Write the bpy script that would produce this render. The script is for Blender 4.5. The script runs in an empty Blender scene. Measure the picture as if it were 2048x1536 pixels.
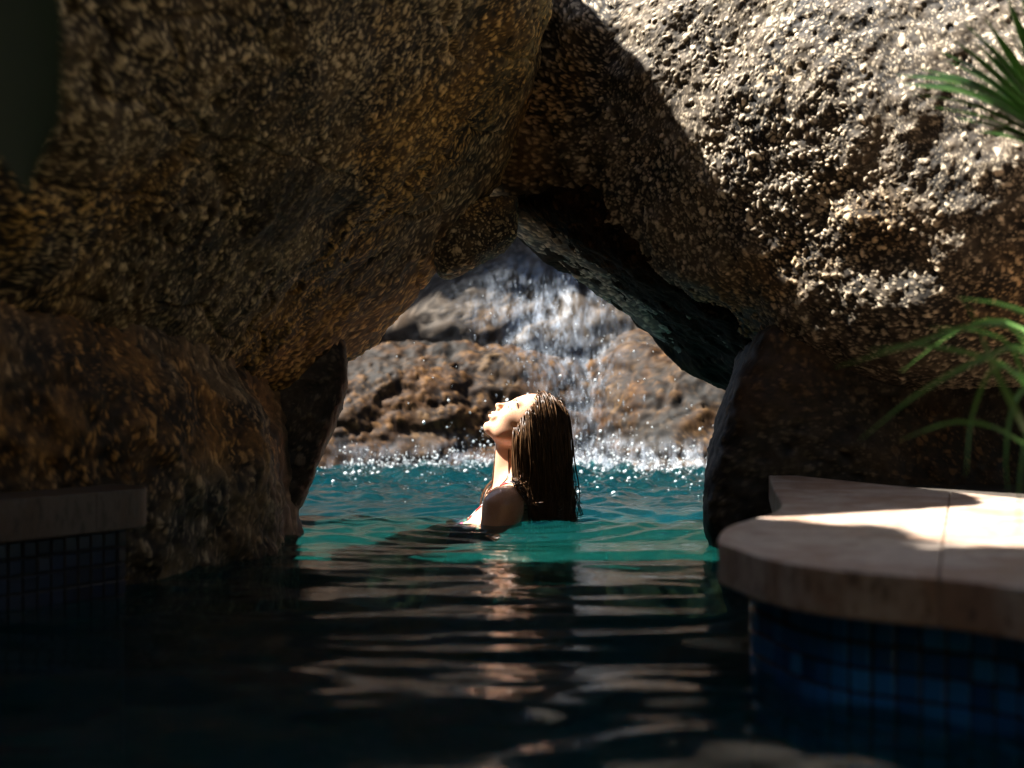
import bpy, bmesh, math, random
import numpy as np
from mathutils import Vector, Matrix

random.seed(7)
rng = np.random.default_rng(7)
sc = bpy.context.scene
C = sc.collection

# ------------------------------------------------------------------ camera
cam_d = bpy.data.cameras.new('camera')
cam = bpy.data.objects.new('camera', cam_d)
C.objects.link(cam)
cam.location = (0, 0, 0.43)
cam.rotation_euler = (math.radians(90), 0, 0)
cam_d.sensor_width = 36.0
cam_d.lens = 52.73
cam_d.clip_start = 0.05
cam_d.clip_end = 500
cam_d.dof.use_dof = True
cam_d.dof.focus_distance = 4.62
cam_d.dof.aperture_fstop = 2.8
sc.camera = cam

# ------------------------------------------------------------------ sky + sun
SUN = Vector((-0.52, 0.10, 0.85)).normalized()      # direction towards the sun
w = bpy.data.worlds.new('World')
sc.world = w
w.use_nodes = True
wn = w.node_tree
bg = wn.nodes['Background']
sky = wn.nodes.new('ShaderNodeTexSky')
sky.sky_type = 'NISHITA'
sky.sun_disc = False
sky.sun_elevation = math.asin(SUN.z)
sky.sun_rotation = math.atan2(SUN.x, SUN.y)
wn.links.new(sky.outputs[0], bg.inputs[0])
bg.inputs[1].default_value = 0.05
sun_d = bpy.data.lights.new('sun', 'SUN')
sun_d.energy = 5.0
sun_d.angle = math.radians(0.5)
sun_d.color = (1.0, 0.94, 0.86)
sun = bpy.data.objects.new('sun', sun_d)
C.objects.link(sun)
sun.location = (-4, 2, 8)
sun.rotation_euler = SUN.to_track_quat('Z', 'Y').to_euler()
sc.view_settings.view_transform = 'Standard'
sc.view_settings.look = 'None'
sc.view_settings.exposure = 2.3
sc.view_settings.gamma = 1.0
sc.cycles.use_denoising = True
sc.cycles.max_bounces = 6
sc.cycles.diffuse_bounces = 3
sc.cycles.use_adaptive_sampling = True
sc.cycles.adaptive_threshold = 0.03
sc.cycles.transparent_max_bounces = 12
sc.cycles.sample_clamp_indirect = 6.0
sc.cycles.caustics_reflective = False
sc.cycles.caustics_refractive = False


# ------------------------------------------------------------------ helpers
def tag(o, label=None, cat=None, group=None, kind=None):
    if label: o['label'] = label
    if cat: o['category'] = cat
    if group: o['group'] = group
    if kind: o['kind'] = kind
    return o


def mesh_obj(name, verts, faces, mat=None, parent=None, smooth=True, loc=None):
    me = bpy.data.meshes.new(name)
    V = np.asarray(verts, dtype=np.float32)
    if isinstance(faces, np.ndarray):
        n, k = faces.shape
        me.vertices.add(len(V))
        me.vertices.foreach_set('co', V.ravel())
        me.loops.add(n * k)
        me.loops.foreach_set('vertex_index', faces.astype(np.int32).ravel())
        me.polygons.add(n)
        me.polygons.foreach_set('loop_start', np.arange(0, n * k, k, dtype=np.int32))
        me.update(calc_edges=True)
    else:
        me.from_pydata([tuple(map(float, v)) for v in V], [], faces)
        me.update()
    if smooth:
        me.polygons.foreach_set('use_smooth', np.ones(len(me.polygons), dtype=bool))
    if mat: me.materials.append(mat)
    o = bpy.data.objects.new(name, me)
    C.objects.link(o)
    if parent: o.parent = parent
    if loc is not None: o.location = loc
    return o


def empty(name, loc=(0, 0, 0)):
    o = bpy.data.objects.new(name, None)
    C.objects.link(o)
    o.location = loc
    return o


def _hash(ix, iy, iz, seed):
    h = (ix.astype(np.int64) * 374761393 + iy.astype(np.int64) * 668265263
         + iz.astype(np.int64) * 2147483647 + seed * 974711) & 0xffffffff
    h = ((h ^ (h >> 13)) * 1274126177) & 0xffffffff
    h = ((h ^ (h >> 16)) * 2246822519) & 0xffffffff
    h = h ^ (h >> 15)
    return (h & 0xffffff) / float(0xffffff)


def vnoise(P, seed=0):
    """smooth value noise in -1..1"""
    I = np.floor(P)
    f = P - I
    f = f * f * f * (f * (f * 6 - 15) + 10)
    I = I.astype(np.int64)
    out = 0
    for dx in (0, 1):
        wx = f[:, 0] if dx else 1 - f[:, 0]
        for dy in (0, 1):
            wy = f[:, 1] if dy else 1 - f[:, 1]
            for dz in (0, 1):
                wz = f[:, 2] if dz else 1 - f[:, 2]
                out = out + wx * wy * wz * _hash(I[:, 0] + dx, I[:, 1] + dy, I[:, 2] + dz, seed)
    return out * 2 - 1


def fbm(P, octaves=4, seed=0, gain=0.5, lac=2.03):
    a, s, t = 1.0, 0, 0
    for k in range(octaves):
        s = s + a * vnoise(P, seed + k * 17)
        t += a
        a *= gain
        P = P * lac + 11.3
    return s / t


# ------------------------------------------------------------------ node materials
class NT:
    def __init__(s, name):
        s.m = bpy.data.materials.new(name)
        s.m.use_nodes = True
        s.t = s.m.node_tree
        s.b = s.t.nodes['Principled BSDF']
        s.out = s.t.nodes['Material Output']

    def n(s, typ, **kw):
        nd = s.t.nodes.new('ShaderNode' + typ)
        for k, v in kw.items():
            setattr(nd, k, v)
        return nd

    def l(s, a, b):
        s.t.links.new(a, b)

    def setv(s, sock, v):
        if hasattr(v, 'is_output'): s.l(v, sock)
        else: sock.default_value = v

    def math(s, op, a, b=None, clamp=False):
        nd = s.n('Math', operation=op, use_clamp=clamp)
        s.setv(nd.inputs[0], a)
        if b is not None: s.setv(nd.inputs[1], b)
        return nd.outputs[0]

    def mix(s, fac, a, b, blend='MIX'):
        nd = s.n('Mix', data_type='RGBA', blend_type=blend)
        s.setv(nd.inputs[0], fac)
        s.setv(nd.inputs[6], a if hasattr(a, 'is_output') else (*a, 1))
        s.setv(nd.inputs[7], b if hasattr(b, 'is_output') else (*b, 1))
        return nd.outputs[2]

    def ramp(s, fac, stops, interp='LINEAR'):
        nd = s.n('ValToRGB')
        cr = nd.color_ramp
        cr.interpolation = interp
        while len(cr.elements) < len(stops): cr.elements.new(0.5)
        for e, (p, c) in zip(cr.elements, stops):
            e.position = p
            e.color = (*c, 1) if hasattr(c, '__len__') else (c, c, c, 1)
        s.l(fac, nd.inputs[0])
        return nd.outputs[0]

    def noise(s, vec, scale, detail=3, rough=0.55, dist=0):
        nd = s.n('TexNoise')
        s.l(vec, nd.inputs['Vector'])
        nd.inputs['Scale'].default_value = scale
        nd.inputs['Detail'].default_value = detail
        nd.inputs['Roughness'].default_value = rough
        nd.inputs['Distortion'].default_value = dist
        return nd

    def map(s, vec, scale=(1, 1, 1), loc=(0, 0, 0), rot=(0, 0, 0)):
        nd = s.n('Mapping')
        s.l(vec, nd.inputs[0])
        nd.inputs['Location'].default_value = loc
        nd.inputs['Rotation'].default_value = rot
        nd.inputs['Scale'].default_value = scale
        return nd.outputs[0]

    def bump(s, h, strength=0.5, dist=0.01):
        nd = s.n('Bump')
        nd.inputs['Strength'].default_value = strength
        nd.inputs['Distance'].default_value = dist
        s.l(h, nd.inputs['Height'])
        s.l(nd.outputs[0], s.b.inputs['Normal'])


def rock_mat(name, rough=0.75, spec=0.35):
    """stone: colour grains come with the modelled grains (attribute), fine mottling from noise"""
    t = NT(name)
    at = t.n('Attribute', attribute_name='grain')
    tc = t.n('TexCoord').outputs['Object']
    nz = t.noise(tc, 140, 2, 0.6)
    k = t.ramp(nz.outputs[0], [(0.3, 0.72), (0.7, 1.25)])
    t.l(t.mix(1.0, at.outputs['Color'], k, 'MULTIPLY'), t.b.inputs['Base Color'])
    t.b.inputs['Roughness'].default_value = rough
    t.b.inputs['Specular IOR Level'].default_value = spec
    return t.m


def plain_mat(name, col, rough=0.6, var=0.3, scale=20, bump=0.3, dist=0.004, **kw):
    t = NT(name)
    tc = t.n('TexCoord').outputs['Object']
    nz = t.noise(tc, scale, 5, 0.6)
    c = t.mix(nz.outputs[0], tuple(x * (1 - var) for x in col), tuple(min(1, x * (1 + var)) for x in col))
    t.l(c, t.b.inputs['Base Color'])
    t.b.inputs['Roughness'].default_value = rough
    t.bump(nz.outputs[0], bump, dist)
    for k, v in kw.items(): t.b.inputs[k].default_value = v
    return t.m


# ------------------------------------------------------------------ boulders
_cs = {}


def cube_sphere(N):
    if N not in _cs:
        g = np.tan(np.linspace(-math.pi / 4, math.pi / 4, N + 1))
        U, Vv = np.meshgrid(g, g, indexing='ij')
        one = np.ones_like(U)
        P = []
        for ax, sgn in ((0, 1), (0, -1), (1, 1), (1, -1), (2, 1), (2, -1)):
            a = [None] * 3
            a[ax] = one * sgn
            a[(ax + 1) % 3] = U * sgn
            a[(ax + 2) % 3] = Vv
            P.append(np.stack(a, -1).reshape(-1, 3))
        P = np.concatenate(P)
        P /= np.linalg.norm(P, axis=1)[:, None]
        i = np.arange((N + 1) ** 2).reshape(N + 1, N + 1)
        q = np.stack([i[:-1, :-1].ravel(), i[1:, :-1].ravel(), i[1:, 1:].ravel(), i[:-1, 1:].ravel()], 1)
        F = np.concatenate([q + k * (N + 1) ** 2 for k in range(6)])
        key = np.round(P * 1e6).astype(np.int64)
        key = (key[:, 0] * 4000037 + key[:, 1]) * 4000037 + key[:, 2]
        _, first, inv = np.unique(key, return_index=True, return_inverse=True)
        _cs[N] = (P[first], inv.ravel()[F])
    return _cs[N]


def voro(P, seed):
    """nearest-cell noise: distance to the cell point and three random numbers of that cell"""
    I = np.floor(P - 0.5).astype(np.int64)
    best = np.full(len(P), 9.0)
    bid = np.zeros((len(P), 3), np.int64)
    for dx in (0, 1):
        for dy in (0, 1):
            for dz in (0, 1):
                c = I + (dx, dy, dz)
                j = np.stack([_hash(c[:, 0], c[:, 1], c[:, 2], seed + q) for q in (1, 2, 3)], 1)
                d = np.linalg.norm(c + 0.12 + 0.76 * j - P, axis=1)
                m = d < best
                best[m] = d[m]
                bid[m] = c[m]
    r = [_hash(bid[:, 0], bid[:, 1], bid[:, 2], seed + q) for q in (11, 12, 13)]
    return best, r


def ss(x, a, b):
    t = np.clip((x - a) / (b - a), 0, 1)
    return t * t * (3 - 2 * t)


def lerp(a, b, t):
    return a + (b - a) * t[:, None]


def normals(P, F):
    n = np.cross(P[F[:, 2]] - P[F[:, 0]], P[F[:, 3]] - P[F[:, 1]])
    N = np.zeros_like(P)
    for k in range(4):
        for a in range(3):
            N[:, a] += np.bincount(F[:, k], n[:, a], minlength=len(P))
    return N / (np.linalg.norm(N, axis=1)[:, None] + 1e-12)


def paint(W, seed, dark, mid, light, stain, stain_amt, grain, disp, pale, lichen, stretch, stain_fn):
    """coarse granite: pale feldspar grains standing proud of a dark weathered matrix"""
    dark, mid, light, stain = map(np.array, (dark, mid, light, stain))
    Q = W @ np.array([[0.86, 0.3, -0.4], [-0.25, 0.95, 0.17], [0.43, -0.05, 0.9]])
    Q = Q + 0.010 * np.stack([vnoise(W * 34, seed + k) for k in (201, 202, 203)], 1)
    Q = Q * np.array([1, 1, stretch])
    n_mid = fbm(W * 8.0, 4, seed + 210, 0.62)
    n_fine = fbm(W * 70.0, 2, seed + 220, 0.6)
    n_big = fbm(W * 1.9, 4, seed + 230, 0.6)
    dens = ss(fbm(W * 3.1, 3, seed + 240), -0.45, 0.35)
    d1, r1 = voro(Q * grain, seed + 300)
    d2, r2 = voro(Q * grain * 2.3, seed + 320)
    d3, r3 = voro(Q * grain * 0.45, seed + 340)
    worn = ss(fbm(W * 2.4, 3, seed + 260, 0.55), -0.25, 0.25)
    keep = pale * (0.45 + 0.85 * dens)
    g1 = ss(d1 + 0.42 * r1[1], 0.64, 0.52) * ss(r1[0], 1.0 - keep, 1.10 - keep)
    g2 = ss(d2 + 0.35 * r2[1], 0.70, 0.52) * ss(r2[0], 1.0 - pale, 1.10 - pale)
    big = ss(d3 + 0.3 * r3[1], 0.42, 0.34) * ss(r3[0], 0.90, 0.93)           # a few large crystals
    pit = ss(d3 + 0.25 * r3[2], 0.46, 0.30) * ss(r3[0], 0.16, 0.12)          # and holes where one fell out
    g1 = np.maximum(g1, big)
    col = lerp(dark, mid, ss(n_mid + 0.45 * n_fine, -0.45, 0.75))
    c2 = lerp(light, mid, r2[2])
    col = lerp(col, c2, 0.65 * g2)
    c1 = lerp(light, 0.45 * light + 0.55 * mid, r1[2])
    col = lerp(col, c1, 0.95 * g1)
    sm = ss(fbm(W * 1.7, 4, seed + 250, 0.6), 0.35 - 0.9 * stain_amt, 0.75 - 0.9 * stain_amt)
    if stain_fn is not None: sm = np.clip(stain_fn(W, sm), 0, 1)
    col = lerp(col, col * stain * 1.25, 0.85 * sm)
    li = min(1.0, light[0] / 0.5) * ss(fbm(W * 1.25, 4, seed + 270, 0.6), 0.10, 0.42) * ss(n_fine + 0.6 * n_mid, -0.5, 0.5)
    col = lerp(col, 0.55 * col + 0.30 * light * np.array([0.85, 1.0, 0.92]), 0.8 * li)
    lm = ss(n_big + 0.25 * n_mid, -0.28 + 0.3 * lichen, -0.50 + 0.3 * lichen)
    col = lerp(col, np.array([0.011, 0.011, 0.010]), 0.70 * lm)
    col = lerp(col, dark * 0.8, 0.85 * pit)
    h = (g1 + 0.4 * g2) * (0.25 + 0.75 * worn) + 0.55 * n_fine + 1.6 * n_mid - 1.6 * pit
    return np.clip(col, 0, 0.9), disp * h


def boulder(centre, planes, mat, label, p=9, N=110, look=None, amp=0.05, seed=1, freq=2.2, k=0.72, ridge=0.0,
            kind=None, stain_fn=None):
    """closed rounded polytope: planes = [(point, normal)], softened, then roughened by 3-D noise"""
    V, F = cube_sphere(N)
    c = np.array(centre, float)
    D = V
    if look is not None:                               # more vertices on the detailed side
        v = np.array(look, float)
        v /= np.linalg.norm(v)
        D = V + k * v
        D = D / np.linalg.norm(D, axis=1)[:, None]
    acc = np.zeros(len(D))
    for (q, n) in planes:
        n = np.array(n, float)
        n /= np.linalg.norm(n)
        d = float(np.dot(n, np.array(q, float) - c))
        assert d > 0.02, (label, q, n, d)
        acc += np.clip(D @ n / d, 0, None) ** p
    r = np.minimum(acc ** (-1.0 / p), 12)
    P = D * r[:, None]
    Nn = normals(P, F)
    W = P + c
    nz = amp * fbm(W * freq, 4, seed) + amp * 0.35 * fbm(W * freq * 5, 3, seed + 50)
    if ridge:
        q = np.abs(fbm(W * np.array([freq * 1.0, freq * 1.0, freq * 2.6]), 3, seed + 90))
        nz -= ridge * np.exp(-(q / (0.09 if ridge > 0.015 else 0.022)) ** 2)
    W = W + Nn * nz[:, None]
    kk = dict(stain_amt=0.45, grain=50, disp=0.006, pale=0.58, lichen=0.3, stretch=1.0)
    kk.update(kind)
    col, h = paint(W, seed, stain_fn=stain_fn, **kk)
    P = W - c + Nn * h[:, None]
    o = mesh_obj('boulder', P, F, mat, loc=centre)
    a = o.data.attributes.new('grain', 'FLOAT_COLOR', 'POINT')
    a.data.foreach_set('color', np.concatenate([col, np.ones((len(col), 1))], 1).astype(np.float32).ravel())
    tag(o, label, 'boulder')
    return o


def px(u, v, d):
    """point at bearing u,v and depth d (a surveying aid for real distances)"""
    return np.array([(u - 1024) / 3000 * d, d, 0.43 - (v - 768) / 3000 * d])


def plane3(a, b, c, towards):
    a, b, c = map(np.array, (a, b, c))
    n = np.cross(b - a, c - a)
    n /= np.linalg.norm(n)
    if np.dot(n, np.array(towards) - a) < 0: n = -n
    return (a, n)


CAM = np.array((0, 0, 0.43))
# ---- kinds of stone
m_stone = rock_mat('granite')
m_wet = rock_mat('granite_wet', 0.6, 0.3)
m_shade = rock_mat('granite_shade', 0.9, 0.07)  # for the slab that carries the underside's shade in its colour
m_bstone = rock_mat('granite_damp', 0.7, 0.12)
K_left = dict(dark=(0.009, 0.0078, 0.0055), mid=(0.105, 0.075, 0.034), light=(0.72, 0.60, 0.36), stain=(0.98, 0.74, 0.34), stain_amt=0.52, grain=68, disp=0.0038, pale=0.58, lichen=0.25)
K_right = dict(dark=(0.012, 0.010, 0.008), mid=(0.115, 0.087, 0.058), light=(0.76, 0.635, 0.46), stain=(1.0, 0.78, 0.50), stain_amt=0.32, grain=74, disp=0.0044, pale=0.56, lichen=0.15)
K_low = dict(dark=(0.009, 0.0088, 0.0082), mid=(0.13, 0.102, 0.064), light=(0.38, 0.32, 0.22), stain=(1.35, 0.80, 0.28), stain_amt=0.60, grain=60, disp=0.003, pale=0.33, stretch=0.4, lichen=0.4)
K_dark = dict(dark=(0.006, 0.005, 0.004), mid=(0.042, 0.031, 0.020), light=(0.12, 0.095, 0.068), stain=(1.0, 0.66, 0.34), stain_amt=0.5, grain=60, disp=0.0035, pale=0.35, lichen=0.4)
K_shade = dict(dark=(0.002, 0.0018, 0.0015), mid=(0.024, 0.017, 0.011), light=(0.075, 0.058, 0.040), stain=(1.0, 0.7, 0.4), stain_amt=0.5, grain=60, disp=0.0045, pale=0.3, lichen=0.3)  # near-black tones paint the shade beneath the right boulder
K_back = dict(dark=(0.010, 0.007, 0.0045), mid=(0.056, 0.042, 0.029), light=(0.115, 0.094, 0.072), stain=(1.0, 0.72, 0.42), stain_amt=0.45, grain=26, disp=0.006, pale=0.5, lichen=0.2)
K_rust = dict(dark=(0.006, 0.0035, 0.002), mid=(0.038, 0.021, 0.0085), light=(0.090, 0.056, 0.026), stain=(1.0, 0.74, 0.40), stain_amt=0.75, grain=24, disp=0.007, pale=0.5, lichen=0.45)

# ---- the great leaning boulder on the left
A_front = plane3(px(100, 100, 2.6), px(1000, 400, 4.55), px(450, 780, 3.95), CAM)
boulder((-1.1, 3.9, 1.35), [
    A_front,
    (px(180, 250, 2.62), (0.45, -0.86, -0.25)),
    (px(1066, 200, 4.35), (0.96, 0.05, -0.20)),
    (px(850, 636, 4.55), (0.48, 0.30, -0.80)),
    ((-0.5, 4.645, 1.2), (0.0, 1.0, 0.05)),
    ((0.2, 4.3, 1.45), (0.86, 0, 0.5)),
    ((-1, 3.5, 2.7), (-0.2, 0, 1)),
    ((-0.8, 2.62, 1.32), (0.1, -0.75, 0.65)),
    ((-2.6, 3.5, 1), (-1, 0, 0)),
    ((-1.6, 2.2, 1.5), (-0.2, -1, 0.2)),
    (px(150, 890, 2.9), (0.1, -0.35, -0.93)),
], m_stone, 'huge brown speckled boulder leaning over the pool from the left', p=22, N=205, look=(0.75, -0.6, -0.3), amp=0.045, seed=3, k=0.75, ridge=0.014, kind=K_left)

# ---- the great boulder on the right
boulder((1.15, 4.15, 1.35), [
    plane3(px(1300, 100, 4.05), px(1600, 450, 3.6), px(2000, 100, 3.4), CAM),
    (px(1300, 500, 4.22), (-0.72, -0.65, -0.2)),
    plane3(px(1045, 462, 4.8), px(1460, 722, 4.6), px(1500, 580, 3.9), (0.2, 3, 0)),
    (px(1760, 560, 3.50), (-0.12, -0.72, -0.68)),
    ((1, 4.95, 1), (0, 1, 0)),
    ((1, 4, 2.5), (0, -0.2, 1)),
    ((3, 4, 1), (1, 0, 0)),
    ((1.2, 4, 0.42), (0, 0, -1)),
    ((-0.22, 4.7, 1.4), (-0.95, 0.1, 0.3)),
], m_stone, 'huge pale sunlit granite boulder filling the upper right', p=18, N=232, look=(-0.5, -0.8, -0.1), amp=0.045, seed=9, k=0.75, kind=K_right)

# ---- small lump wedged where the two great boulders meet
boulder(px(975, 455, 4.57), [
    (px(985, 455, 4.47), (0.3, -0.9, -0.3)), (px(1040, 460, 4.6), (1, 0, 0)), (px(985, 512, 4.6), (0.5, 0, -0.85)),
    (px(990, 400, 4.6), (-0.2, 0, 1)), (px(850, 500, 4.6), (-1, 0, -0.6)), ((0, 4.68, 1), (0, 1, 0))],
    m_stone, 'small lumpy stone wedged at the peak of the rock arch', p=6, N=60, look=(0, -1, -0.2), amp=0.02, seed=21, freq=5, kind=K_left)

# ---- lower left stone in front of the dark column
boulder((-1.25, 3.6, 0.1), [
    (px(300, 1150, 3.06), (0.80, -0.58, 0.05)),
    (px(530, 980, 3.6), (0.95, 0.05, 0.02)),
    (px(370, 800, 3.22), (0.76, -0.54, -0.36)),
    (px(520, 840, 3.8), (0.80, -0.15, 0.58)),
    ((-1.2, 2.75, 0.1), (-0.1, -1, 0.1)), ((-1.2, 3.6, 0.9), (0, 0, 1)),
    ((-2.2, 3.5, 0), (-1, 0, 0)), ((-1.2, 4.5, 0), (0, 1, 0)), ((-1.2, 3.5, -0.9), (0, 0, -1))],
    m_stone, 'ochre and grey weathered stone rising from the water at lower left', p=10, N=115, look=(0.8, -0.6, 0.1), amp=0.055, seed=33, freq=3.4, kind=K_low,
    stain_fn=lambda W, s: 0.35 * s + 0.9 * ss(W[:, 2] + 0.12 * fbm(W * 5, 3, 8), 0.10, 0.30) * ss(fbm(W * 4, 3, 5), -0.4, 0.2))

# ---- dark column under the left boulder
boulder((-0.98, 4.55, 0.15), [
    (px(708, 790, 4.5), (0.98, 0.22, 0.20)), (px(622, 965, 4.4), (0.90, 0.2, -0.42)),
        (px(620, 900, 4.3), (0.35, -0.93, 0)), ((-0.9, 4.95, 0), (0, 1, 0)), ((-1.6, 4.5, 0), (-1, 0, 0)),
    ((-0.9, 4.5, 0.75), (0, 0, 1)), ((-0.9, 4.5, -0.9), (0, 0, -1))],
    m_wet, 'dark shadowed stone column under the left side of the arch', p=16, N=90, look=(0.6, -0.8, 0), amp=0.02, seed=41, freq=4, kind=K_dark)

# ---- lower right stone under the great right boulder
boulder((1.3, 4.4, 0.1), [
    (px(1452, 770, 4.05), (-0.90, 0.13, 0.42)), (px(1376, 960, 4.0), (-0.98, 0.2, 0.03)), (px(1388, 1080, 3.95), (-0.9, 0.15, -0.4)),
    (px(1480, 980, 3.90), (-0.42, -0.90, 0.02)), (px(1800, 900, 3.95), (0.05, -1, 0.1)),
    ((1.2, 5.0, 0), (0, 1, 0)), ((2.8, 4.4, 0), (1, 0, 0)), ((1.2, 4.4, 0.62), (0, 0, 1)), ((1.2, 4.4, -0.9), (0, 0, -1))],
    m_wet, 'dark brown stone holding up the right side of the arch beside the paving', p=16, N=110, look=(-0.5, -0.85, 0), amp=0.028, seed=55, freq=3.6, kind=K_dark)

# ---- added slab whose near-black colour stands in for shade under the right boulder
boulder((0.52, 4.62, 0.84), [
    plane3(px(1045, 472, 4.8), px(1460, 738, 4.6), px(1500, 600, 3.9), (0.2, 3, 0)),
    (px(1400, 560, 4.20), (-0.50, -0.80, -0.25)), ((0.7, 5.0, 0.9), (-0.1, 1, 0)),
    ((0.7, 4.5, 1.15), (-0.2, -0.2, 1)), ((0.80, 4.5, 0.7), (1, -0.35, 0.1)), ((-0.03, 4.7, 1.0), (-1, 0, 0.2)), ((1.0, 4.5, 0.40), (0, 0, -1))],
    m_shade, 'added near-black slab painting the shade under the great right boulder', p=10, N=90, look=(-0.5, -0.6, -0.6), amp=0.04, seed=62, freq=3, kind=K_shade)

# ---- back wall of the grotto
BACK = []
BACK.append(boulder((0.3, 9.6, 1.5), [
    (px(1050, 600, 8.6), (0.0, -0.80, 0.60)), (px(790, 655, 8.2), (-0.22, -0.72, -0.64)), (px(1300, 560, 8.3), (0.3, -0.75, 0.58)),
    ((0, 9, 1.75), (0, -0.1, 1)), ((0, 11, 1), (0, 1, 0)), ((-2.2, 9, 1), (-1, 0, 0)), ((2.6, 9, 1), (1, 0, 0)), ((0, 9, 0.5), (0, -0.1, -1))],
    m_bstone, 'grey wet boulder with the waterfall running over it at the back', p=9, N=90, look=(0, -1, 0.2), amp=0.08, seed=71, freq=1.7, ridge=0.02, kind=K_back))
BACK.append(boulder((-0.5, 9.0, 0.0), [
    (px(850, 800, 7.95), (-0.05, -0.85, 0.52)), (px(820, 690, 8.3), (0.0, -0.25, 1.0)), (px(1100, 760, 8.15), (0.3, -0.8, 0.52)),
    ((-2.6, 9, 0), (-1, 0, 0)), ((1.2, 9, 0), (1, -0.3, 0.2)), ((0, 10, 0), (0, 1, 0)), ((0, 9, -0.9), (0, 0, -1))],
    m_bstone, 'rusty brown stone along the waterline behind the swimmer', p=8, N=85, look=(0, -1, 0.3), amp=0.07, seed=77, freq=1.9, ridge=0.02, kind=K_rust))
BACK.append(boulder((1.45, 8.7, 0.0), [
    (px(1300, 820, 7.55), (-0.12, -0.84, 0.52)), (px(1300, 720, 8.0), (-0.1, -0.35, 0.95)),
    ((0.3, 8.5, 0), (-1, -0.3, 0.2)), ((3, 9, 0), (1, 0, 0)), ((1, 9.8, 0), (0, 1, 0)), ((1, 9, -0.9), (0, 0, -1))],
    m_bstone, 'rusty brown stone beneath the right half of the waterfall', p=8, N=85, look=(-0.2, -1, 0.3), amp=0.07, seed=83, freq=1.9, ridge=0.02, kind=K_rust))
boulder((0.2, 10.6, 2.6), [  # unseen boulder, added to keep bright sky out of the water's reflection
    ((0, 9.35, 2), (0, -1, -0.18)), ((0, 12, 2), (0, 1, 0)), ((-3.4, 10, 2), (-1, 0, 0)), ((3.6, 10, 2), (1, 0, 0)),
    ((0, 10, 4.4), (0, 0, 1)), ((0, 10, 0.8), (0, 0, -1))],
    m_stone, 'unseen dark boulder added above the waterfall to darken the water reflections', p=9, N=60, look=(0, -1, 0), amp=0.12, seed=119, kind=K_dark)
# side rocks of the grotto
boulder((-2.2, 6.8, 0.3), [
    ((-1.5, 6.8, 0.2), (1, -0.2, 0.3)), ((-2, 5.4, 0.2), (0, -1, 0.2)), ((-2, 8.4, 0.2), (0, 1, 0)), ((-3.4, 7, 0), (-1, 0, 0)),
    ((-2, 7, 0.9), (0.1, 0, 1)), ((-2, 7, -0.9), (0, 0, -1))],
    m_stone, 'low side boulder closing the left of the hidden pool', p=7, N=50, amp=0.10, seed=91, kind=K_back)
boulder((2.3, 6.8, 0.5), [
    ((1.5, 6.8, 0.2), (-1, -0.2, 0.3)), ((2, 5.2, 0.2), (0, -1, 0.2)), ((2, 8.4, 0.2), (0, 1, 0)), ((3.4, 7, 0), (1, 0, 0)),
    ((2, 7, 1.6), (-0.1, 0, 1)), ((2, 7, -0.9), (0, 0, -1))],
    m_stone, 'tall side boulder closing the right of the hidden pool', p=7, N=50, amp=0.10, seed=95, kind=K_back)
# unseen boulder added beside the camera to keep the near water in shade
boulder((-2.3, 1.2, 1.0), [
    ((-1.55, 1.2, 1), (1, 0, 0.05)), ((-3.4, 1, 1), (-1, 0, 0)), ((-2, 2.5, 1), (0.1, 1, 0)), ((-2, -2.2, 1), (0, -1, 0)),
    ((-2, 1, 2.9), (0.1, 0, 1)), ((-2, 1, -0.9), (0, 0, -1))],
    m_stone, 'unseen tall boulder added beside the near left pool edge to shade the water', p=8, N=50, amp=0.09, seed=99, kind=K_left)
boulder((0.3, -3.0, 0.9), [  # unseen boulder added behind the camera to cut sky light
    ((0, -1.8, 1), (0, 1, 0.15)), ((0, -4.5, 1), (0, -1, 0)), ((-3.2, -3, 1), (-1, 0, 0)), ((3.6, -3, 1), (1, 0, 0)),
    ((0, -3, 4.6), (0, 0, 1)), ((0, -3, -0.9), (0, 0, -1))],
    m_stone, 'unseen long boulder added behind the viewer to block sky light', p=8, N=50, amp=0.12, seed=103, kind=K_left)
boulder((3.1, 0.4, 1.2), [  # unseen boulder added at the right to darken the left rocks and coping
    ((2.35, 0.4, 1), (-1, 0, 0.05)), ((4.2, 0, 1), (1, 0, 0)), ((3, 2.4, 1), (0, 1, 0.1)), ((3, -2.0, 1), (0, -1, 0)),
    ((3, 0, 3.8), (-0.1, 0, 1)), ((3, 0, -0.9), (0, 0, -1))],
    m_stone, 'unseen tall boulder added beyond the right pool edge to block sky light', p=8, N=50, amp=0.10, seed=107, kind=K_left)
# stone step added under the water to block sight of the sunlit floor
boulder((-0.05, 3.45, -0.5), [
    ((0, 3.4, -0.09), (0, 0.25, 1)), ((0, 3.15, -0.3), (0, -1, 0.1)), ((0, 3.72, -0.3), (0, 1, 0.05)),
    ((-1.0, 3.4, -0.3), (-1, 0, 0)), ((0.85, 3.4, -0.3), (1, 0, 0)), ((0, 3.4, -0.99), (0, 0, -1))],
    m_wet, 'flat stone step added under the water to hide the sunlit floor beyond the arch', p=6, N=50, amp=0.05, seed=111, kind=K_dark)

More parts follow.
